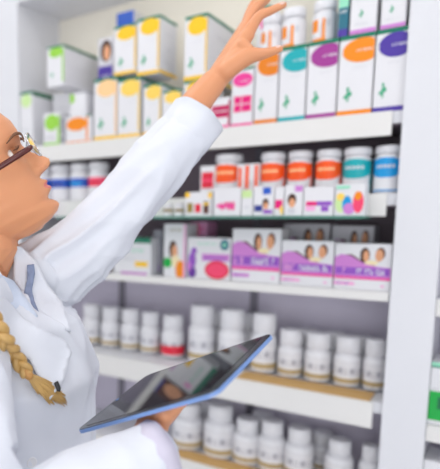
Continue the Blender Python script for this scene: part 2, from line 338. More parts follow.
ledge('small white pack with green corner on the ledge', 241.5, 253, 190, [('f', 'r', 'palegreen', (.0, .7, .9, .98)), ('f', 't', 'lgrey', (.2, .3, .8, .4))])
ledge('small white pack with blue square above a baby picture on the ledge', 253.5, 274, 186, [('f', 'r', 'blue', (.45, .72, .85, .95)), ('f', 'o', 'hair', (.6, .42, .16, .16)), ('f', 'o', 'skin', (.62, .33, .12, .12)), ('f', 'r', 'navy', (.05, .15, .45, .36)), ('f', 'r', 'violet', (.5, .08, .95, .2))])
ledge('small white pack with magenta blot on the ledge', 274.5, 284, 187, [('f', 'r', 'hotpink', (.05, .25, .9, .55)), ('f', 'o', 'lyellow', (.8, .2, .2, .15))])
ledge('small pack with dark-haired child picture and pink corner on the ledge', 284.5, 303, 185, [('f', 'o', 'hair', (.4, .52, .25, .2)), ('f', 'o', 'skin', (.42, .42, .17, .15)), ('f', 'r', 'lilac', (.55, .78, .98, .97)), ('f', 'r', 'lgrey', (.2, .08, .6, .25))])
ledge('small wide white pack with pink and violet word on the ledge', 303.5, 334, 187, [('f', 'r', 'hotpink', (.08, .35, .45, .5)), ('f', 'r', 'violet', (.45, .35, .95, .5)), ('f', 'r', 'lpink', (.08, .18, .4, .33)), ('f', 'r', 'violet', (.6, .15, .85, .33))])
ledge('small rainbow-printed pack at the right end of the ledge', 334.5, 365, 184, [('f', 'o', 'palegreen', (.22, .4, .2, .3)), ('f', 'o', 'sky', (.42, .35, .16, .28)), ('f', 'o', 'lilac', (.5, .22, .2, .18)), ('f', 'o', 'rose', (.8, .42, .18, .34)), ('f', 'o', 'orange', (.78, .62, .12, .14)), ('f', 'o', 'lyellow', (.2, .6, .14, .12)), ('f', 'r', 'mint', (.04, .85, .5, .95))])
# ------------------------------------------------------------------ shelf three
z3 = Zs[2]
G5 = 'purple-waved couple-portrait boxes on the third shelf'
def purple(strip='violet', bott='lpink'):
    p = [('f', 'p', 'lilac', [(.0, .28), (1, .24), (1, .50), (.75, .52), (.5, .60), (.28, .74), (.12, .77), (.0, .70)]),
         ('f', 'p', 'brown', [(.18, .765), (.28, .74), (.5, .60), (.75, .52), (.5, .63), (.3, .77)]),
         ('f', 'r', strip, (.02, .33, .98, .49)), ('f', 't', 'lpink', (.05, .35, .30, .47)), ('f', 't', 'white', (.36, .35, .94, .46)),
         ('f', 'r', 'pink', (0, .235, 1, .285)),
         ('f', 'o', 'hair', (.54, .76, .085, .16)), ('f', 'o', 'skin', (.56, .74, .05, .12)), ('f', 'o', 'brown', (.81, .80, .08, .13)), ('f', 'o', 'skin', (.79, .76, .07, .13)), ('f', 'o', 'cream', (.66, .60, .12, .05)),
         ('f', 'r', bott, (.0, .10, .38, .165)), ('f', 't', 'violet', (.04, .11, .3, .155)), ('f', 'o', 'lpink', (.87, .11, .03, .025))]
    return p
carton('tallest purple-waved couple-portrait box, right of the teal-dot box', 231.5, 280, 229, z3, purple('violet', 'lilac'), group=G5, cat='box', depth=.08)
carton('purple-waved couple-portrait box, middle of the front three', 280.8, 333, 241, z3, purple(), group=G5, depth=.08)
carton('purple-waved couple-portrait box, rightmost beside the white post', 333.8, 391, 244, z3, purple(), group=G5, depth=.08)
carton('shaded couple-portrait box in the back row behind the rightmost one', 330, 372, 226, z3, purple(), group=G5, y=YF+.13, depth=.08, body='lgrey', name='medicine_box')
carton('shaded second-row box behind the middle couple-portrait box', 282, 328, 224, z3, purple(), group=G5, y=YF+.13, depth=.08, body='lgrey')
carton('white box with purple figure, teal dot and red oval', 187, 230.5, 238, z3, [('f', 'r', 'lilac', (.35, .45, .98, .62)), ('f', 'r', 'violet', (.38, .50, .9, .54)), ('f', 'o', 'dteal', (.86, .84, .10, .13)), ('f', 'o', 'mint', (.86, .84, .04, .05)), ('f', 't', 'mint', (.25, .83, .7, .88)), ('f', 'o', 'red', (.70, .24, .28, .22)), ('f', 'o', 'rose', (.70, .24, .24, .17)),
    ('f', 'o', 'violet', (.16, .68, .07, .08)), ('f', 'o', 'violet', (.12, .45, .09, .2)), ('f', 'o', 'dviolet', (.12, .16, .10, .14)), ('f', 'o', 'lilac', (.04, .3, .06, .12)), ('s', 'r', 'violet', (0, .2, 1, .6))], group='mixed boxes left on the third shelf', depth=.08)
carton('white box with pink top peeking behind the teal-dot box', 189, 206, 222, z3, [('f', 'r', 'rose', (.0, .72, .2, .97)), ('f', 'r', 'rose', (.4, .72, .55, .97)), ('f', 't', 'pink', (.6, .8, .95, .9))], group='mixed boxes left on the third shelf', y=YF+.10, depth=.08, body='lpink')
carton('tall white box with dark-haired woman, green leaf and orange blot', 163.5, 185.5, 224, z3, [('f', 'o', 'hair', (.42, .52, .18, .17)), ('f', 'o', 'skin', (.50, .48, .14, .13)), ('f', 'o', 'cream', (.55, .3, .2, .12)), ('f', 'o', 'bgreen', (.18, .27, .2, .1)), ('f', 'o', 'orange', (.78, .14, .22, .18)), ('f', 't', 'olive', (.3, .87, .8, .91)), ('f', 'r', 'lpink', (.92, 0, 1, 1))], group='mixed boxes left on the third shelf', depth=.08)
carton('white box with dark green top band, pink dot and small yellow label', 114, 151, 238, z3, [('f', 'r', 'green', (0, .86, 1, 1)), ('f', 'o', 'lpink', (.14, .66, .09, .12)), ('f', 't', 'mint', (.25, .62, .85, .7)), ('f', 'r', 'yellow', (.58, .22, .92, .36)), ('f', 't', 'lgrey', (.1, .4, .6, .45)), ('f', 'r', 'lilac', (.2, .0, .9, .06))], group='mixed boxes left on the third shelf', depth=.08)
carton('dark mauve box in the gap left of the woman-portrait box', 153, 162, 230, z3, [('f', 't', 'violet', (.1, .1, .9, .2))], group='mixed boxes left on the third shelf', depth=.06, y=YF+.05, body='grey')
carton('portrait box with warm skin tones peeking out below the raised sleeve', 93, 112, 240, z3, [('f', 'r', 'brown', (0, 0, 1, .95)), ('f', 'o', 'skin', (.6, .5, .35, .3)), ('f', 'r', 'navy', (0, 0, .9, .1))], group='mixed boxes left on the third shelf', depth=.08)
# ------------------------------------------------------------------ shelves four and five
z4 = Zs[3]+.0045; z5 = Zs[4]+.0045
G6 = 'white supplement bottles on the fourth shelf'
r4 = [(92, 17, 304), (111, 17.5, 307), (131, 18.5, 309), (150.5, 18.5, 312), (173, 22, 315), (202, 26, 305), (232, 27, 309), (264, 26.5, 313), (290.5, 26, 329), (318, 28, 332.5), (347.5, 29, 336), (374.5, 24, 339)]
words = ['first from the right post', 'second from the right post', 'third from the right post', 'fourth from the right post', 'tall one directly above the tablet tip', 'tall middle one of the three above the tablet', 'tall left one of the three above the tablet', None, 'fourth from the coat, left of the red-banded one', 'third one right of the coat front', 'second one right of the coat front', 'nearest the coat front']
for (pc, w, t), wd in zip(r4, words[::-1]):
    y = 1.609; X = xat(pc, y, z4+.05); h = zat(t, X, y)-z4
    lb = 'white bottle, fourth shelf front row, '+wd if wd else 'white supplement bottle with a bright red band on the fourth shelf'
    bottle(lb, pc, w, z4, y, h, capf=.33, capw=.86, cols=('red',) if wd is None else ('tan',), group=G6)
for i, (pc, w, t) in enumerate(((102, 16, 306), (123, 17, 309), (217, 24, 310), (248, 18.5, 313), (307, 25, 329), (334, 25, 332), (361, 25, 336))):
    y = 1.683; X = xat(pc, y, z4+.05); h = zat(t, X, y)-z4
    wd = ['behind the two nearest the coat', 'behind the second and third from the coat', 'behind the left tall pair', 'behind the right tall pair', 'behind the fourth and third from the post', 'behind the third and second from the post', 'behind the two nearest the post'][i]
    bottle('white bottle in the fourth shelf back row, '+wd, pc, w, z4, y, h, capf=.33, capw=.86, group=G6)
G7 = 'white supplement bottles on the lowest shelf'
r5 = [(188, 30, 402), (220, 32, 404), (247, 29, 418), (272, 29, 420), (299, 31, 427), (339, 31, 439), (370, 25, 445)]
w5 = ['leftmost, by the hand and cuff', 'large one second from the cuff', 'third from the cuff', 'middle one of the row', 'third from the right', 'second from the right', 'rightmost by the post']
for (pc, w, t), wd in zip(r5, w5):
    y = 1.595; X = xat(pc, y, z5+.05); h = zat(t, X, y)-z5
    bottle('tan-banded white bottle on the lowest shelf, '+wd, pc, w, z5, y, h, capf=.30, capw=.74, group=G7)
for i, (pc, w, t) in enumerate(((205, 25, 400), (262, 26, 412), (322, 27, 431))):
    y = 1.681; X = xat(pc, y, z5+.05); h = zat(t, X, y)-z5
    bottle('white bottle in the back row of the lowest shelf, '+['left one', 'middle one', 'right one behind a gap'][i], pc, w, z5, y, h, capf=.3, capw=.8, group=G7)
# ------------------------------------------------------------------ right neighbouring bay
G8 = 'boxes at the right photo edge beyond the post'
def rbox(lb, z, zt, pr, body='white', x1=.06): 
    y = YF+.004; x0 = -.109; w = x1-x0; bm = bmesh.new(); cols = [body]; box(bm, -w/2, w/2, 0, .1, 0, zt-z, 0, .0006)
    for i, (c, u0, v0, u1, v1) in enumerate(pr):
        if c not in cols: cols.append(c)
        fc = bm.faces.new([bm.verts.new((-w/2+u*w, -.0004-.0001*i, v*(zt-z))) for u, v in ((u0, v0), (u1, v0), (u1, v1), (u0, v1))]); fc.material_index = cols.index(c)
    obj('medicine_box', bm, [pm(c) for c in cols], loc=((x0+x1)/2, y, z+.0005), label=lb, cat='box', group=G8)
rbox('bright green box beyond the post at the right edge', 1.0155, 1.10, [('bgreen', 0, .12, 1, .95), ('dgreen', .1, .45, .6, .8), ('white', 0, 0, 1, .1)])
rbox('white box with mint top stripe atop the green box', 1.101, 1.165, [('mint', 0, .86, 1, 1), ('green', 0, .8, 1, .86), ('mint', .2, .3, .6, .5)])
rbox('pale green box low beyond the post at the right edge', .8005, .925, [('palegreen', 0, 0, 1, .62), ('lgreen', 0, .1, .5, .3)])
# ------------------------------------------------------------------ person helpers
def catmull(pts, n):
    out = []
    for i in range(len(pts)-1):
        p0 = pts[max(0, i-1)]; p1 = pts[i]; p2 = pts[i+1]; p3 = pts[min(len(pts)-1, i+2)]
        for k in range(n):
            t = k/n; out.append(.5*((2*p1)+(p2-p0)*t+(2*p0-5*p1+4*p2-p3)*t*t+(-p0+3*p1-3*p2+p3)*t**3))
    out.append(pts[-1]); return out
def tube(bm, pts, radii, seg=20, n=6, flat=None, mi=0, closed=True):
    """flat: (axis Vector, factor) squashes the section along that axis"""
    q = [np.array((*p, r)) for p, r in zip(pts, radii)]; q = catmull(q, n)
    P3 = [Vector(a[:3]) for a in q]; R = [max(.0003, a[3]) for a in q]
    rings = []; ref = None
    # rounded ends
    def ext(i, sgn):
        d = (P3[1]-P3[0]) if i == 0 else (P3[-1]-P3[-2]); d.normalize(); r = R[i]; return [(P3[i]+d*sgn*r*math.sin(a), r*math.cos(a)) for a in (math.radians(25), math.radians(50), math.radians(72))]
    seq = [(p, r) for p, r in ext(0, -1)][::-1] + list(zip(P3, R)) + ext(len(P3)-1, 1) if closed else list(zip(P3, R))
    for i, (p, r) in enumerate(seq):
        a = seq[max(0, i-1)][0]; b = seq[min(len(seq)-1, i+1)][0]; t = (b-a).normalized()
        if ref is None:
            ref = t.orthogonal().normalized()
        ref = (ref-t*ref.dot(t)).normalized(); bi = t.cross(ref)
        ring = []
        for k in range(seg):
            o = (ref*math.cos(2*math.pi*k/seg)+bi*math.sin(2*math.pi*k/seg))*r
            if flat: o = o-flat[0]*(o.dot(flat[0])*(1-flat[1]))
            ring.append(bm.verts.new(p+o))
        rings.append(ring)
    for a, b in zip(rings, rings[1:]):
        for k in range(seg):
            fc = bm.faces.new((a[k], a[(k+1)%seg], b[(k+1)%seg], b[k])); fc.smooth = True; fc.material_index = mi
    bm.faces.new(rings[0][::-1]).material_index = mi; bm.faces.new(rings[-1]).material_index = mi
def ell(bm, c, ax, rad, seg=20):
    """ellipsoid, ax = 3 axes, rad = 3 radii"""
    m = Matrix((( *[ax[0][i]*rad[0] for i in range(3)], 0), (*[ax[1][i]*rad[1] for i in range(3)], 0), (*[ax[2][i]*rad[2] for i in range(3)], 0), (0, 0, 0, 1))).transposed()
    bmesh.ops.create_uvsphere(bm, u_segments=seg, v_segments=seg//2+2, radius=1, matrix=Matrix.Translation(c) @ m)
def remeshed(bm, voxel, smooth=0, name='tmp'):
    bmesh.ops.recalc_face_normals(bm, faces=bm.faces[:])
    me = bpy.data.meshes.new(name); bm.to_mesh(me); bm.free()
    o = bpy.data.objects.new(name, me); C.objects.link(o)
    m = o.modifiers.new('r', 'REMESH'); m.mode = 'VOXEL'; m.voxel_size = voxel; m.use_smooth_shade = True
    if smooth: s = o.modifiers.new('s', 'SMOOTH'); s.iterations = smooth; s.factor = .5
    dg = bpy.context.evaluated_depsgraph_get(); dg.update()
    res = bpy.data.meshes.new_from_object(o.evaluated_get(dg)); bpy.data.objects.remove(o)
    return res
def bvh_of(me): return BVHTree.FromPolygons([v.co.copy() for v in me.vertices], [tuple(p.vertices) for p in me.polygons])
def link_mesh(name, me, mats, parent, **k):
    me.materials.clear()
    for m in (mats if isinstance(mats, (list, tuple)) else [mats]): me.materials.append(m)
    me.polygons.foreach_set('use_smooth', [True]*len(me.polygons))
    o = bpy.data.objects.new(name, me); C.objects.link(o); o.parent = parent
    if parent: o.location = -parent.location
    return setmeta(o, **k)
# ------------------------------------------------------------------ tablet
_e1 = Vector((.6759, .3497, -.6488)); _e2 = Vector((.5807, .2811, .7640))
def c2w(v): return (Rt*v.x+Up*v.y+Fw*v.z)
e1 = c2w(_e1).normalized(); nT = e1.cross(c2w(_e2)).normalized(); e2 = nT.cross(e1)
if nT.z < 0: nT = -nT
TA = W(75, 431, .735); TL, TS = .2245, .185
def TP(s, t, o=0): return TA+e1*s+e2*t+nT*o
tabE = empty('tablet', TP(TL/2, TS/2, -.004), label='tablet computer with dark glossy screen and blue edge held in the hand', cat='tablet')
def rslab(bm, s0, s1, t0, t1, o0, o1, r=.012, mi=0, bev=0):
    pts = []
    for (a, b, st) in ((s1-r, t0+r, -90), (s1-r, t1-r, 0), (s0+r, t1-r, 90), (s0+r, t0+r, 180)):
        for k in range(7):
            an = math.radians(st+15*k); pts.append((a+r*math.cos(an), b+r*math.sin(an)))
    lo = [bm.verts.new(TP(s, t, o0)-tabE.location) for s, t in pts]; hi = [bm.verts.new(TP(s, t, o1)-tabE.location) for s, t in pts]
    n = len(pts)
    for i in range(n): bm.faces.new((lo[i], lo[(i+1)%n], hi[(i+1)%n], hi[i]))
    bm.faces.new(lo[::-1]); bm.faces.new(hi)
bm = bmesh.new(); rslab(bm, 0, TL, 0, TS, -.0058, -.0012, r=.013); obj('tablet_case', bm, M_case, tabE)
bm = bmesh.new(); rslab(bm, .0012, TL-.0012, .0012, TS-.0012, -.0011, -.0002, r=.012); obj('bezel', bm, M_bezel, tabE)
bm = bmesh.new(); rslab(bm, .014, TL-.014, .009, TS-.009, -.0002, .0003, r=.002); obj('screen', bm, M_screen, tabE)
bm = bmesh.new(); rslab(bm, .005, .010, TS/2-.003, TS/2+.003, -.0002, .0004, r=.0024); obj('home_button', bm, M_case, tabE)
# ------------------------------------------------------------------ person: head
TILT = math.radians(31); aw = math.radians(6)
Hd = (Rt*math.cos(aw)+Fh*math.sin(aw)).normalized()
hx = (Hd*math.cos(TILT)+Z*math.sin(TILT)).normalized(); hy = Z.cross(Hd).normalized(); hz = hx.cross(hy)
HS = 1.02
noseW = W(51, 159.5, .87); H0 = noseW - (hx*.119+hz*.078)*HS
def HP(x, y, z): return H0+(hx*x+hy*y+hz*z)*HS
def interp(tab, z):
    if z <= tab[0][0]: return tab[0][1]
    for (a, va), (b, vb) in zip(tab, tab[1:]):
        if z <= b:
            t = (z-a)/(b-a); t = t*t*(3-2*t)*.5+t*.5; return va+(vb-va)*t
    return tab[-1][1]
XFt = [(-.002, .055), (.002, .074), (.008, .087), (.015, .0925), (.022, .0915), (.030, .087), (.037, .0905), (.050, .091), (.062, .0895), (.068, .0895), (.08, .089), (.10, .087), (.118, .0885), (.128, .0945), (.14, .0975), (.155, .0965), (.175, .089), (.195, .07), (.21, .042), (.222, 0)]
XBt = [(-.004, .03), (.0, .01), (.015, -.03), (.03, -.05), (.05, -.07), (.08, -.088), (.11, -.1), (.14, -.106), (.17, -.098), (.195, -.075), (.21, -.05), (.222, -.005)]
WDt = [(-.004, .012), (.0, .024), (.01, .036), (.03, .050), (.05, .058), (.07, .064), (.10, .069), (.13, .072), (.16, .072), (.185, .062), (.205, .042), (.218, .018), (.222, .004)]
def head(bm, grow=0, zlo=-.004):
    NZ, NA = 150, 120; rings = []
    for i in range(NZ+1):
        z = zlo+(.2215-zlo)*i/NZ
        xf, xb, wd = interp(XFt, z)+grow, interp(XBt, z)-grow, interp(WDt, z)+grow
        xc = xb+(xf-xb)*.45; ring = []
        for k in range(NA):
            a = 2*math.pi*k/NA; ca, sa = math.cos(a), math.sin(a)
            ex = .86 if ca > 0 else 1
            x = xc+(xf-xc if ca > 0 else xc-xb)*math.copysign(abs(ca)**ex, ca); y = wd*math.copysign(abs(sa)**.92, sa)
            if ca > 0 and not grow:
                ay = abs(y)
                g = lambda v, c, s: math.exp(-((v-c)/s)**2)
                # nose
                nz = 0
                if .064 < z < .125:
                    nz = interp([(.064, 0), (.067, .008), (.070, .021), (.075, .0275), (.080, .029), (.086, .026), (.096, .0175), (.108, .0095), (.118, .004), (.125, 0)], z)
                wn = interp([(.064, .011), (.074, .0125), (.08, .010), (.095, .0075), (.12, .009)], z)
                x += nz*math.exp(-(ay/wn)**2.2)
                x += .006*g(z, .074, .006)*g(ay, .0135, .0045)          # wings
                # lips
                lw = math.exp(-(ay/.019)**4)
                x += lw*(.0075*g(z, .0545, .0045)+.0078*g(z, .0430, .0048)-.001*g(z, .0488, .0016)-.002*g(z, .063, .003)*g(ay, 0, .004))
                x -= .003*g(z, .0315, .005)*g(ay, 0, .02)
                x += .003*g(z, .014, .009)*g(ay, 0, .014)
                # eye sockets, brow, cheeks
                x -= .013*g(z, .113, .010)*g(ay, .031, .015)
                x += .003*g(z, .129, .006)*g(ay, .028, .018)
                x += .003*g(z, .085, .014)*g(ay, .045, .014)
            ring.append(bm.verts.new(HP(x, y, z)))
        rings.append(ring)
    for a, b in zip(rings, rings[1:]):
        for k in range(NA): bm.faces.new((a[k], a[(k+1)%NA], b[(k+1)%NA], b[k]))
    bm.faces.new(rings[0][::-1]); bm.faces.new(rings[-1])
# ------------------------------------------------------------------ body frame
ShR = W(-70, 312, .74); ShL = W(38, 282, 1.0)
Mid = (ShR+ShL)/2
lat = (ShL-ShR); lat.z = 0; lat.normalize(); fac = lat.cross(Z).normalized()
if fac.dot(Rt) < 0: fac = -fac
def loft(bm, rows, seg=56, pw=.9):
    rings = []
    for (z, a, bf, bb, ox) in rows:
        c = Vector((Mid.x, Mid.y, z))+fac*ox; ring = []
        for k in range(seg):
            t = 2*math.pi*k/seg; ca, sa = math.cos(t), math.sin(t)
            ring.append(bm.verts.new(c+fac*((bf if ca > 0 else bb)*math.copysign(abs(ca)**pw, ca))+lat*(a*math.copysign(abs(sa)**pw, sa))))
        rings.append(ring)
    for a, b in zip(rings, rings[1:]):
        for k in range(seg): bm.faces.new((a[k], a[(k+1)%seg], b[(k+1)%seg], b[k]))
    bm.faces.new(rings[0][::-1]); bm.faces.new(rings[-1])
zs = Mid.z
person = empty('person', (Mid.x, Mid.y, 0), label='person in a white coat with blond braid and glasses, reaching up and holding a tablet', cat='person')
# arms
elL = W(120, 208, .98); wrL = W(214, 82, 1.0)
crL = W(191, 127, .995); arL = W(197, 102, .997)
elR = W(-10, 545, .58); crR = W(154, 453, .655)
wrR = W(155, 418, .70)
# ---- skin mesh
bm = bmesh.new(); head(bm)
tube(bm, [HP(-.03, 0, .07), HP(-.040, 0, .01), W(-27, 255, .87), W(-30, 300, .87)], [.056, .052, .050, .060])
for sg in (-1, 1):
    ell(bm, HP(-.012, sg*.072, .10), ((hx*.9+hy*sg*.4).normalized(), hy, hz), (.017, .008, .03))
loft(bm, [(zs-1.42+.45*0+.62, .13, .09, .10, 0), (zs-.6, .15, .09, .1, 0), (zs-.4, .13, .085, .09, 0), (zs-.2, .145, .09, .1, 0), (zs-.08, .15, .07, .09, 0), (zs+.0, .10, .05, .06, -.02)][1:])
for sg, hip in ((-1, 0), (1, 0)):
    hp = Vector((Mid.x, Mid.y, .86))+lat*.09*sg
    tube(bm, [hp, hp+Vector((0, 0, -.4))+fac*.02, hp+Vector((0, 0, -.78))-fac*.01], [.085, .055, .038])
tube(bm, [ShL, elL, elL.lerp(arL, .75), arL, wrL], [.045, .04, .030, .0268, .0228])
tube(bm, [ShR, elR, elR.lerp(crR, .8), W(146, 440, .67), wrR], [.045, .042, .027, .021, .020])
# left hand (raised)
pn = (W(262, 60, 0.9900)-W(243, 42, 0.9900)).normalized()
K = dict(i=W(247.5, 35, 0.9870), m=W(246, 28, 1.0020), r=W(246, 26, 1.0180), p=W(247, 30, 1.0330))
for k, r in zip('imrp', (.0125, .0125, .012, .011)):
    tube(bm, [wrL, wrL.lerp(K[k], .5), K[k]], [.019, .0155, r])
tube(bm, [wrL, W(229, 66, 0.9920), W(243, 52, 0.9850)], [.020, .020, .014])
tube(bm, [K['i'], W(258.5, 17, 0.9800), W(271, 10.5, 0.9800), W(283.5, 5, 0.9830)], [.0112, .0088, .0074, .0058])
tube(bm, [K['m'], W(254, 10, 1.0050), W(263, 0, 1.0100), W(271, -7, 1.0150)], [.0112, .0088, .0076, .006])
tube(bm, [K['r'], W(253, 6, 1.0250), W(262, -5, 1.0300), W(270, -9, 1.0300)], [.011, .0085, .0072, .0058])
tube(bm, [K['p'], W(256, 14, 1.0480), W(262, 5, 1.0550), W(268, 0, 1.0600)], [.0098, .0075, .0064, .0053])
tube(bm, [W(226, 71, 0.9850), W(247, 57, 0.9750), W(264.5, 53.5, 0.9700), W(279.5, 49, 0.9730)], [.0165, .0148, .0092, .0062])
tube(bm, [W(243, 45, 0.9800), W(250, 51, 0.9760)], [.011, .009])
# right hand under the tablet
Kr = [TP(.130-.004*i, .022+.0185*i, -.017-.001*i) for i in range(4)]
for k, kp in enumerate(Kr): tube(bm, [wrR, wrR.lerp(kp, .5)-nT*.002, kp], [.020, .015, .0115])
for k, (ln, kp) in enumerate(zip((.046, .062, .068, .062), Kr)):
    dr = (e1*.45+e2*(.85-.1*k)).normalized()
    tube(bm, [kp, kp+dr*ln*.5+nT*.003, kp+dr*ln*.8+nT*.0035, kp+dr*ln+nT*.0045], [.0108, .0088, .0078, .0062])
tube(bm, [wrR, TP(.10, .03, -.031), TP(.11, .06, -.026), TP(.13, .085, -.0175)], [.017, .014, .010, .0075])
sk = remeshed(bm, .0019, 2)
body = link_mesh('body', sk, [M_skin, M_lip], person)
# lips by position
inv = Matrix((hx, hy, hz)).transposed().inverted()
for p in sk.polygons:
    v = inv @ (Vector(p.center)-H0)
    if v.x > .088 and abs(v.y) < .021 and .0385 < v.z < .0585:
        w_ = math.sqrt(max(0, 1-(abs(v.y)/.021)**2))
        if abs(v.z-.0488) < .0078*w_: p.material_index = 1
# nails
for (c, d) in ((W(282, 3.2, .978), W(283.5, 5, .983)-W(271, 10.5, .98)), (W(277.5, 46.8, .9685), W(279.5, 49, .973)-W(264.5, 53.5, .97))):
    bm = bmesh.new(); d = d.normalized(); u = (Up-d*d.dot(Up)-Fw*.6).normalized(); u = (u-d*u.dot(d)).normalized()
    ell(bm, c, (d, u.cross(d), u), (.0058, .0042, .0022), 12); obj('fingernail', bm, mat('nail', (245,205,190), .15, .6), person, -person.location)
# eyes
for sg in (-1, 1):
    bm = bmesh.new(); c = HP(.0695, sg*.0275, .1085); ell(bm, c, (hx, hy, hz), (.0115, .0115, .0115), 20)
    eo = obj('eyeball', bm, M_eye, person, -person.location, smooth=True)
    bm = bmesh.new(); ell(bm, c+(hx*.0078), (hx, hy, hz), (.0045, .0056, .0056), 16); obj('iris', bm, M_iris, eo, smooth=True)
    for nm, a0, a1 in (('upper_eyelid', -10, 78), ('lower_eyelid', -70, -22)):
        bm = bmesh.new(); rows = []
        for i in range(9):
            th = math.radians(-75+150*i/8); rows.append([bm.verts.new(c+(hx*math.cos(math.radians(a))*math.cos(th)+hy*math.cos(math.radians(a))*math.sin(th)+hz*math.sin(math.radians(a)))*.0129) for a in (a0*abs(math.cos(th))**.4, (a0+a1)/2, a1)])
        for a, b in zip(rows, rows[1:]):
            for k in range(2): bm.faces.new((a[k], b[k], b[k+1], a[k+1]))
        bmesh.ops.solidify(bm, geom=bm.faces[:], thickness=.001); obj(nm, bm, M_skin, person, -person.location, smooth=True)
    bm = bmesh.new()
    for i in range(12):
        th = math.radians(-62+124*i/11); b_ = c+(hx*math.cos(th)*.92+hy*math.sin(th)+hz*.40)*.0125
        tube(bm, [b_, b_+hx*.004+hz*.001, b_+hx*.0062+hz*.0038], [.0004, .0003, .0001], seg=5, n=2)
    obj('eyelashes', bm, M_brow, person, -person.location)
    bm = bmesh.new(); tube(bm, [HP(.0985, sg*.013, .124), HP(.0975, sg*.026, .1305), HP(.088, sg*.041, .132), HP(.072, sg*.054, .125)], [.002, .0026, .0022, .0008], flat=(hx, .55))
    obj('eyebrow', bm, M_brow, person, -person.location, smooth=True)
# hair cap, bun
bm = bmesh.new()
tmp = bmesh.new(); head(tmp, .007, .02)
hm = bpy.data.meshes.new('h'); tmp.to_mesh(hm); tmp.free()
bm.from_mesh(hm)
dele = []
for v in bm.verts:
    l = inv @ (v.co-H0)
    if l.x > .078-.0*l.z and l.z < .175: dele.append(v)
    elif l.x > -.018+.9*max(0, l.z-.125)+ (.0 if l.z > .125 else 0) and l.z < .19: dele.append(v)
    elif l.z < .05: dele.append(v)
bmesh.ops.delete(bm, geom=dele, context='VERTS'); bmesh.ops.solidify(bm, geom=bm.faces[:], thickness=.006)
hair = obj('hair', bm, M_hair, person, -person.location, smooth=True)
# braid is laid on the coat further down
# glasses
gl = empty('glasses', HP(.1, 0, .11), ); gl.parent = person; gl.location = HP(.1, 0, .11)-person.location
def gp(v): return v-HP(.1, 0, .11)
for sg in (-1, 1):
    rimpts = []
    for k in range(25):
        a = 2*math.pi*k/24; y_ = .0335+.0255*math.copysign(abs(math.cos(a))**.8, math.cos(a)); z_ = .1065+.0185*math.copysign(abs(math.sin(a))**.8, math.sin(a))
        rimpts.append(HP(.109-.010*((y_-.008)/.05)**2, sg*y_, z_))
    bm = bmesh.new(); tube(bm, [gp(p) for p in rimpts], [.0013]*25, seg=8, n=2); obj('rim', bm, M_metal, gl, label='silver lens rim', smooth=True)
    bm = bmesh.new(); vs = [bm.verts.new(gp(p)) for p in rimpts[:-1]]; bm.faces.new(vs); bmesh.ops.solidify(bm, geom=bm.faces[:], thickness=.0012); obj('lens', bm, M_lens, gl)
    bm = bmesh.new(); tube(bm, [gp(HP(.099, sg*.058, .103)), gp(HP(.092, sg*.070, .1015)), gp(HP(.05, sg*.0755, .100)), gp(HP(.0, sg*.079, .100)), gp(HP(-.02, sg*.078, .088))], [.003, .0042, .0042, .0036, .003], seg=10, flat=(hy, .6)); obj('temple', bm, M_frame, gl, label='dark red temple arm', smooth=True)
bm = bmesh.new(); tube(bm, [gp(HP(.108, -.009, .111)), gp(HP(.112, 0, .114)), gp(HP(.108, .009, .111))], [.0013]*3, seg=8); obj('nose_bridge', bm, M_metal, gl, smooth=True)
# ------------------------------------------------------------------ coat
bm = bmesh.new()
rows = [(.48, .24, .19, .19, 0), (.7, .225, .175, .18, 0), (.85, .205, .16, .165, 0), (zs-.42, .155, .155, .14, 0), (zs-.30, .15, .158, .135, 0), (zs-.20, .155, .155, .135, 0.0), (zs-.12, .16, .162, .13, 0.0), (zs-.04, .16, .128, .115, -.005), (zs-.005, .12, .085, .09, -.015), (zs+.015, .08, .05, .07, -.02)]
loft(bm, rows)
tube(bm, [ShL-lat*.06, W(70, 258, .97), elL, W(152, 171, .985), crL], [.068, .065, .057, .055, .044], seg=32)
tube(bm, [ShR+lat*.05, ShR.lerp(elR, .5), elR, elR.lerp(crR, .55), crR-(crR-elR).normalized()*.008], [.08, .064, .060, .048, .036], seg=32)
# shoulder slopes
tube(bm, [Mid+lat*.04-Z*.03-fac*.02, ShL-Z*.01], [.06, .068], seg=24); tube(bm, [Mid-lat*.04-Z*.03-fac*.02, ShR-Z*.01], [.06, .068], seg=24)
cm = remeshed(bm, .004, 6)
armd = (crL-ShL).normalized(); armR = (crR-elR).normalized()
def segd(p, a, b):
    t = max(0, min(1, (p-a).dot(b-a)/(b-a).length_squared)); return (p-(a+(b-a)*t)).length, t
EXTRA = []
cb = bvh_of(cm); nrm = [v.normal.copy() for v in cm.vertices]
def ridge(q): return 1-abs(noise.noise(q))*2
for v, n_ in zip(cm.vertices, nrm):
    p = v.co.copy(); dL, tL = segd(p, ShL, crL); dR, tR = segd(p, elR, crR)
    if dL < .105 and dL < dR:
        al = (p-ShL).dot(armd); pe = (p-ShL)-armd*al
        q = pe*26+armd*al*5+Vector((3, 1, 2)); amp = .0075+.005*math.exp(-((tL-.15)/.25)**2)
        q2 = pe*12+armd*al*16
        d = amp*(ridge(q)-.55)+.004*(ridge(q2)-.5)
    elif dR < .08:
        al = (p-elR).dot(armR); pe = (p-elR)-armR*al
        d = .0018*(ridge(pe*12+armR*al*24)-.5)+.004*(ridge(pe*22+armR*al*6)-.5)
    else:
        q = Vector((p.x*14, p.y*14, p.z*4.5)); d = .009*(ridge(q+Vector((5, 2, 0)))-.55)+.002*noise.noise(p*30)
    v.co = p+n_*d
cm.update()
coat = link_mesh('lab_coat', cm, M_coat, person)
sb = bvh_of(sk)
def hit(px, py, which=(0, 1)):
    best = None
    d = (W(px, py, 1)-P).normalized()
    for i, t in enumerate((cb, sb, *EXTRA)):
        if i in which or i > 1:
            h = t.ray_cast(P, d)
            if h[0] is not None and (best is None or h[3] < best[1]): best = (h[0], h[3], h[1])
    return best
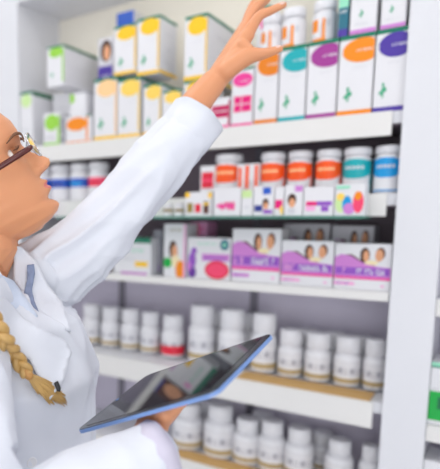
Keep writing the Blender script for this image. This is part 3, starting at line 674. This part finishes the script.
def patch(name, poly, m, off=.003, thick=.002, step=3.5, which=(0, 1), parent=None, fold=0, bulge=0, **k):
    """cloth piece lying on the coat: outline sampled and dropped onto the garment surface"""
    pts = []; n = len(poly)
    for i in range(n):
        a, b = poly[i], poly[(i+1)%n]; L = math.hypot(b[0]-a[0], b[1]-a[1]); c = max(1, int(L/step))
        for j in range(c): pts.append(Vector((a[0]+(b[0]-a[0])*j/c, a[1]+(b[1]-a[1])*j/c)))
    nb = len(pts)
    def inside(x, y):
        r = False
        for i in range(n):
            x1, y1 = poly[i]; x2, y2 = poly[(i+1)%n]
            if (y1 > y) != (y2 > y) and x < (x2-x1)*(y-y1)/(y2-y1)+x1: r = not r
        return r
    xs = [p[0] for p in poly]; ys = [p[1] for p in poly]
    x = min(xs)
    while x < max(xs):
        y = min(ys)
        while y < max(ys):
            if inside(x, y) and min((q-Vector((x, y))).length for q in pts[:nb]) > step*.6: pts.append(Vector((x, y)))
            y += step
        x += step
    vs, es, fs, *_ = delaunay_2d_cdt(pts, [(i, (i+1)%nb) for i in range(nb)], [], 1, 1e-4)
    co3 = []; last = None
    for v in vs:
        h = hit(v.x, v.y, which)
        co3.append((v, h))
    good = [(v, h[1]) for v, h in co3 if h]
    med = sorted(g[1] for g in good)[len(good)//2]
    bm = bmesh.new(); bv = []
    dist = []
    for v, h in co3:
        if h and abs(h[1]-med) < .09: dist.append(h[1])
        else: dist.append(min(good, key=lambda g: (g[0]-v).length+abs(g[1]-med)*200)[1])
    # smooth distances
    nbm = {i: [] for i in range(len(vs))}
    for a, b in es: nbm[a].append(b); nbm[b].append(a)
    for _ in range(8): dist = [(dist[i]+sum(dist[j] for j in nbm[i]))/(1+len(nbm[i])) for i in range(len(vs))]
    for (v, h), dd in zip(co3, dist):
        d = (W(v.x, v.y, 1)-P).normalized()
        bv.append(bm.verts.new(P+d*(dd-off)-person.location))
    for fc in fs:
        try: bm.faces.new([bv[i] for i in fc])
        except Exception: pass
    bmesh.ops.recalc_face_normals(bm, faces=bm.faces[:])
    bmesh.ops.solidify(bm, geom=bm.faces[:], thickness=thick)
    return obj(name, bm, m, parent or person, smooth=True, **k)
patch('shirt', [(-12, 268), (2, 275), (14, 281), (27, 299), (38, 316), (30, 322), (-12, 306)], M_shirt, off=.006)
ccol = patch('coat_collar', [(13, 246), (20, 246), (36, 262), (47, 285), (62, 304), (71, 332), (64, 331), (38, 314), (27, 298), (14, 281)], M_coat, off=.009, thick=.004)
EXTRA.append(BVHTree.FromPolygons([v.co+person.location for v in ccol.data.vertices], [tuple(p.vertices) for p in ccol.data.polygons]))
patch('lanyard', [(27, 265), (34, 264), (35, 274), (32, 290), (34, 300), (40, 314), (34, 313), (25, 304), (24, 293), (27, 280)], mat('blue_grey_ribbon', (150,164,198), .8, noise_amt=.5, nscale=90), off=.0065, thick=.003, step=2, label='blue-grey patterned ribbon')
patch('lapel', [(-12, 292), (6, 298), (24, 318), (44, 330), (66, 340), (72, 352), (64, 380), (50, 400), (30, 360), (-12, 330)], M_coat, off=.011, thick=.004)
patch('pen', [(54, 383), (58, 381), (61, 388), (60, 392), (57, 391)], mat('black_plastic', (25,25,30), .3), off=.016, thick=.006, step=1.5, label='black pen clip at the coat front')
# cuffs
def ring(name, c, d, r0, r1, ln, m):
    d = d.normalized(); u = d.orthogonal().normalized(); w = d.cross(u); bm = bmesh.new(); rr = []
    prof = [(r0-.004, 0), (r0-.0005, ln*.4), (r0+.001, ln), (r1, ln), (r1, 0)]
    for r, s in prof: rr.append([bm.verts.new(c+d*s+(u*math.cos(2*math.pi*k/40)+w*math.sin(2*math.pi*k/40))*(r+.0012*math.sin(k*1.1))-person.location) for k in range(40)])
    for a, b in zip(rr, rr[1:]+rr[:1]):
        for k in range(40): bm.faces.new((a[k], a[(k+1)%40], b[(k+1)%40], b[k]))
    bmesh.ops.recalc_face_normals(bm, faces=bm.faces[:]); return obj(name, bm, m, person, smooth=True)
dl = (wrL-elL).normalized(); dR_ = (crR-elR).normalized()
ring('cuff', crL-dl*.045, dl, .050, .039, .068, M_coat)
ring('cuff', crR-dR_*.014, dR_, .0365, .030, .026, M_cuff)
# braid
def bp(px, py, off): 
    h = hit(px, py); d = (W(px, py, 1)-P).normalized(); return P+d*((h[1] if h else .68)-off)
cl = [bp(x, y, .016) for x, y in ((-24, 296), (-12, 316), (2, 338), (14, 355), (27, 373))]
cl = [Vector(a) for a in catmull([np.array(p) for p in cl], 12)]
bm = bmesh.new(); N = len(cl)
for s in range(3):
    pts, rad = [], []
    for i, p in enumerate(cl):
        t = (cl[min(N-1, i+1)]-cl[max(0, i-1)]).normalized(); dep = Fw*-1; dep = (dep-t*dep.dot(t)).normalized(); sd = t.cross(dep)
        ph = i/N*2*math.pi*2.6+s*2*math.pi/3; tp = 1-.45*(i/N)
        pts.append(p+(sd*math.sin(ph)*.0105+dep*math.sin(2*ph)*.0045)*tp-person.location); rad.append(.0078*tp)
    tube(bm, pts, rad, seg=12, n=2)
obj('braid', bm, M_hair, person, smooth=True)
end = cl[-1]
bm = bmesh.new(); t = (cl[-1]-cl[-3]).normalized(); tube(bm, [end-t*.002-person.location, end+t*.004-person.location], [.0062, .0062], seg=14); obj('hair_tie', bm, mat('hair_tie_tan', (190,140,80), .6), person, smooth=True)
bm = bmesh.new(); rnd = random.Random(3)
for k in range(110):
    a = rnd.uniform(-1, 1); b = rnd.uniform(.6, 1.2)*(1-.25*abs(a))
    q = [bp(27+(35*b)*s_+a*7*s_*(1-.15*s_), 373+(29*b)*s_-a*8*s_, .012-.006*s_+.003*rnd.random()) for s_ in (0, .33, .66, 1)]
    tube(bm, [v-person.location for v in q], [.0022, .0021, .0016, .0004], seg=6, n=3)
obj('braid_tail', bm, M_hair, person, smooth=True)
# buttons
h = hit(31, 462)
if h:
    bm = bmesh.new(); lathe(bm, [(.0075, 0), (.008, .0015), (.0065, .003), (.005, .0022)], 20); q = h[2].to_track_quat('Z', 'Y').to_matrix().to_4x4()
    bmesh.ops.transform(bm, matrix=Matrix.Translation(h[0]-person.location+h[2]*.0005) @ q, verts=bm.verts[:]); obj('button', bm, M_plastic, person)
# trousers and shoes (below the frame, so she stands on the floor)
bm = bmesh.new()
for sg in (-1, 1):
    hp = Vector((0, 0, .86))+lat*.09*sg
    tube(bm, [hp, hp+Vector((0, 0, -.4))+fac*.02, hp+Vector((0, 0, -.76))-fac*.01], [.1, .075, .06])
obj('trousers', bm, mat('dark_trousers', (60,62,75), .8), person, smooth=True)
for sg in (-1, 1):
    bm = bmesh.new(); q = lat*.09*sg+Vector((0, 0, .036)); tube(bm, [q-fac*.04, q+fac*.06, q+fac*.15], [.036, .036, .03], flat=(Z, .95))
    for v in bm.verts: v.co.z = max(.0005, v.co.z)
    obj('shoe', bm, mat('white_shoe', (230,230,232), .5), person, smooth=True)
# ------------------------------------------------------------------ light
wd = bpy.data.worlds.new('world'); S.world = wd; wd.use_nodes = True
wd.node_tree.nodes['Background'].inputs[0].default_value = (.95, .965, 1, 1); wd.node_tree.nodes['Background'].inputs[1].default_value = 1.14
em = bpy.data.materials.new('lamp_panel'); em.use_nodes = True; b = em.node_tree.nodes['Principled BSDF']; b.inputs['Emission Color'].default_value = (1, .98, .95, 1); b.inputs['Emission Strength'].default_value = 5; b.inputs['Base Color'].default_value = (1, 1, 1, 1)
for i, (x, y) in enumerate(((-2.2, -.6), (-.9, -.6), (.4, -.6), (-2.2, .75), (-.9, .75), (.4, .75))):
    e = empty('ceiling_light', (x, y, 2.86), label='square ceiling light panel', cat='light', group='ceiling light panels')
    bm = bmesh.new(); box(bm, -.32, .32, -.32, .32, .0, .038, 0, .003); obj('housing', bm, M_lam, e)
    bm = bmesh.new(); box(bm, -.29, .29, -.29, .29, -.008, -.0005, 0); obj('diffuser', bm, em, e)

ld = bpy.data.lights.new('added_fill_light', 'AREA'); ld.shape = 'RECTANGLE'; ld.size = 2.4; ld.size_y = 1.8; ld.energy = 28; ld.color = (.97, .98, 1)  # soft fill added behind the camera to brighten upright faces, no real window
lo = bpy.data.objects.new('added_fill_light', ld); C.objects.link(lo); lo.location = (.9, -1.4, 1.1); lo.rotation_euler = (math.radians(94), 0, math.radians(28))
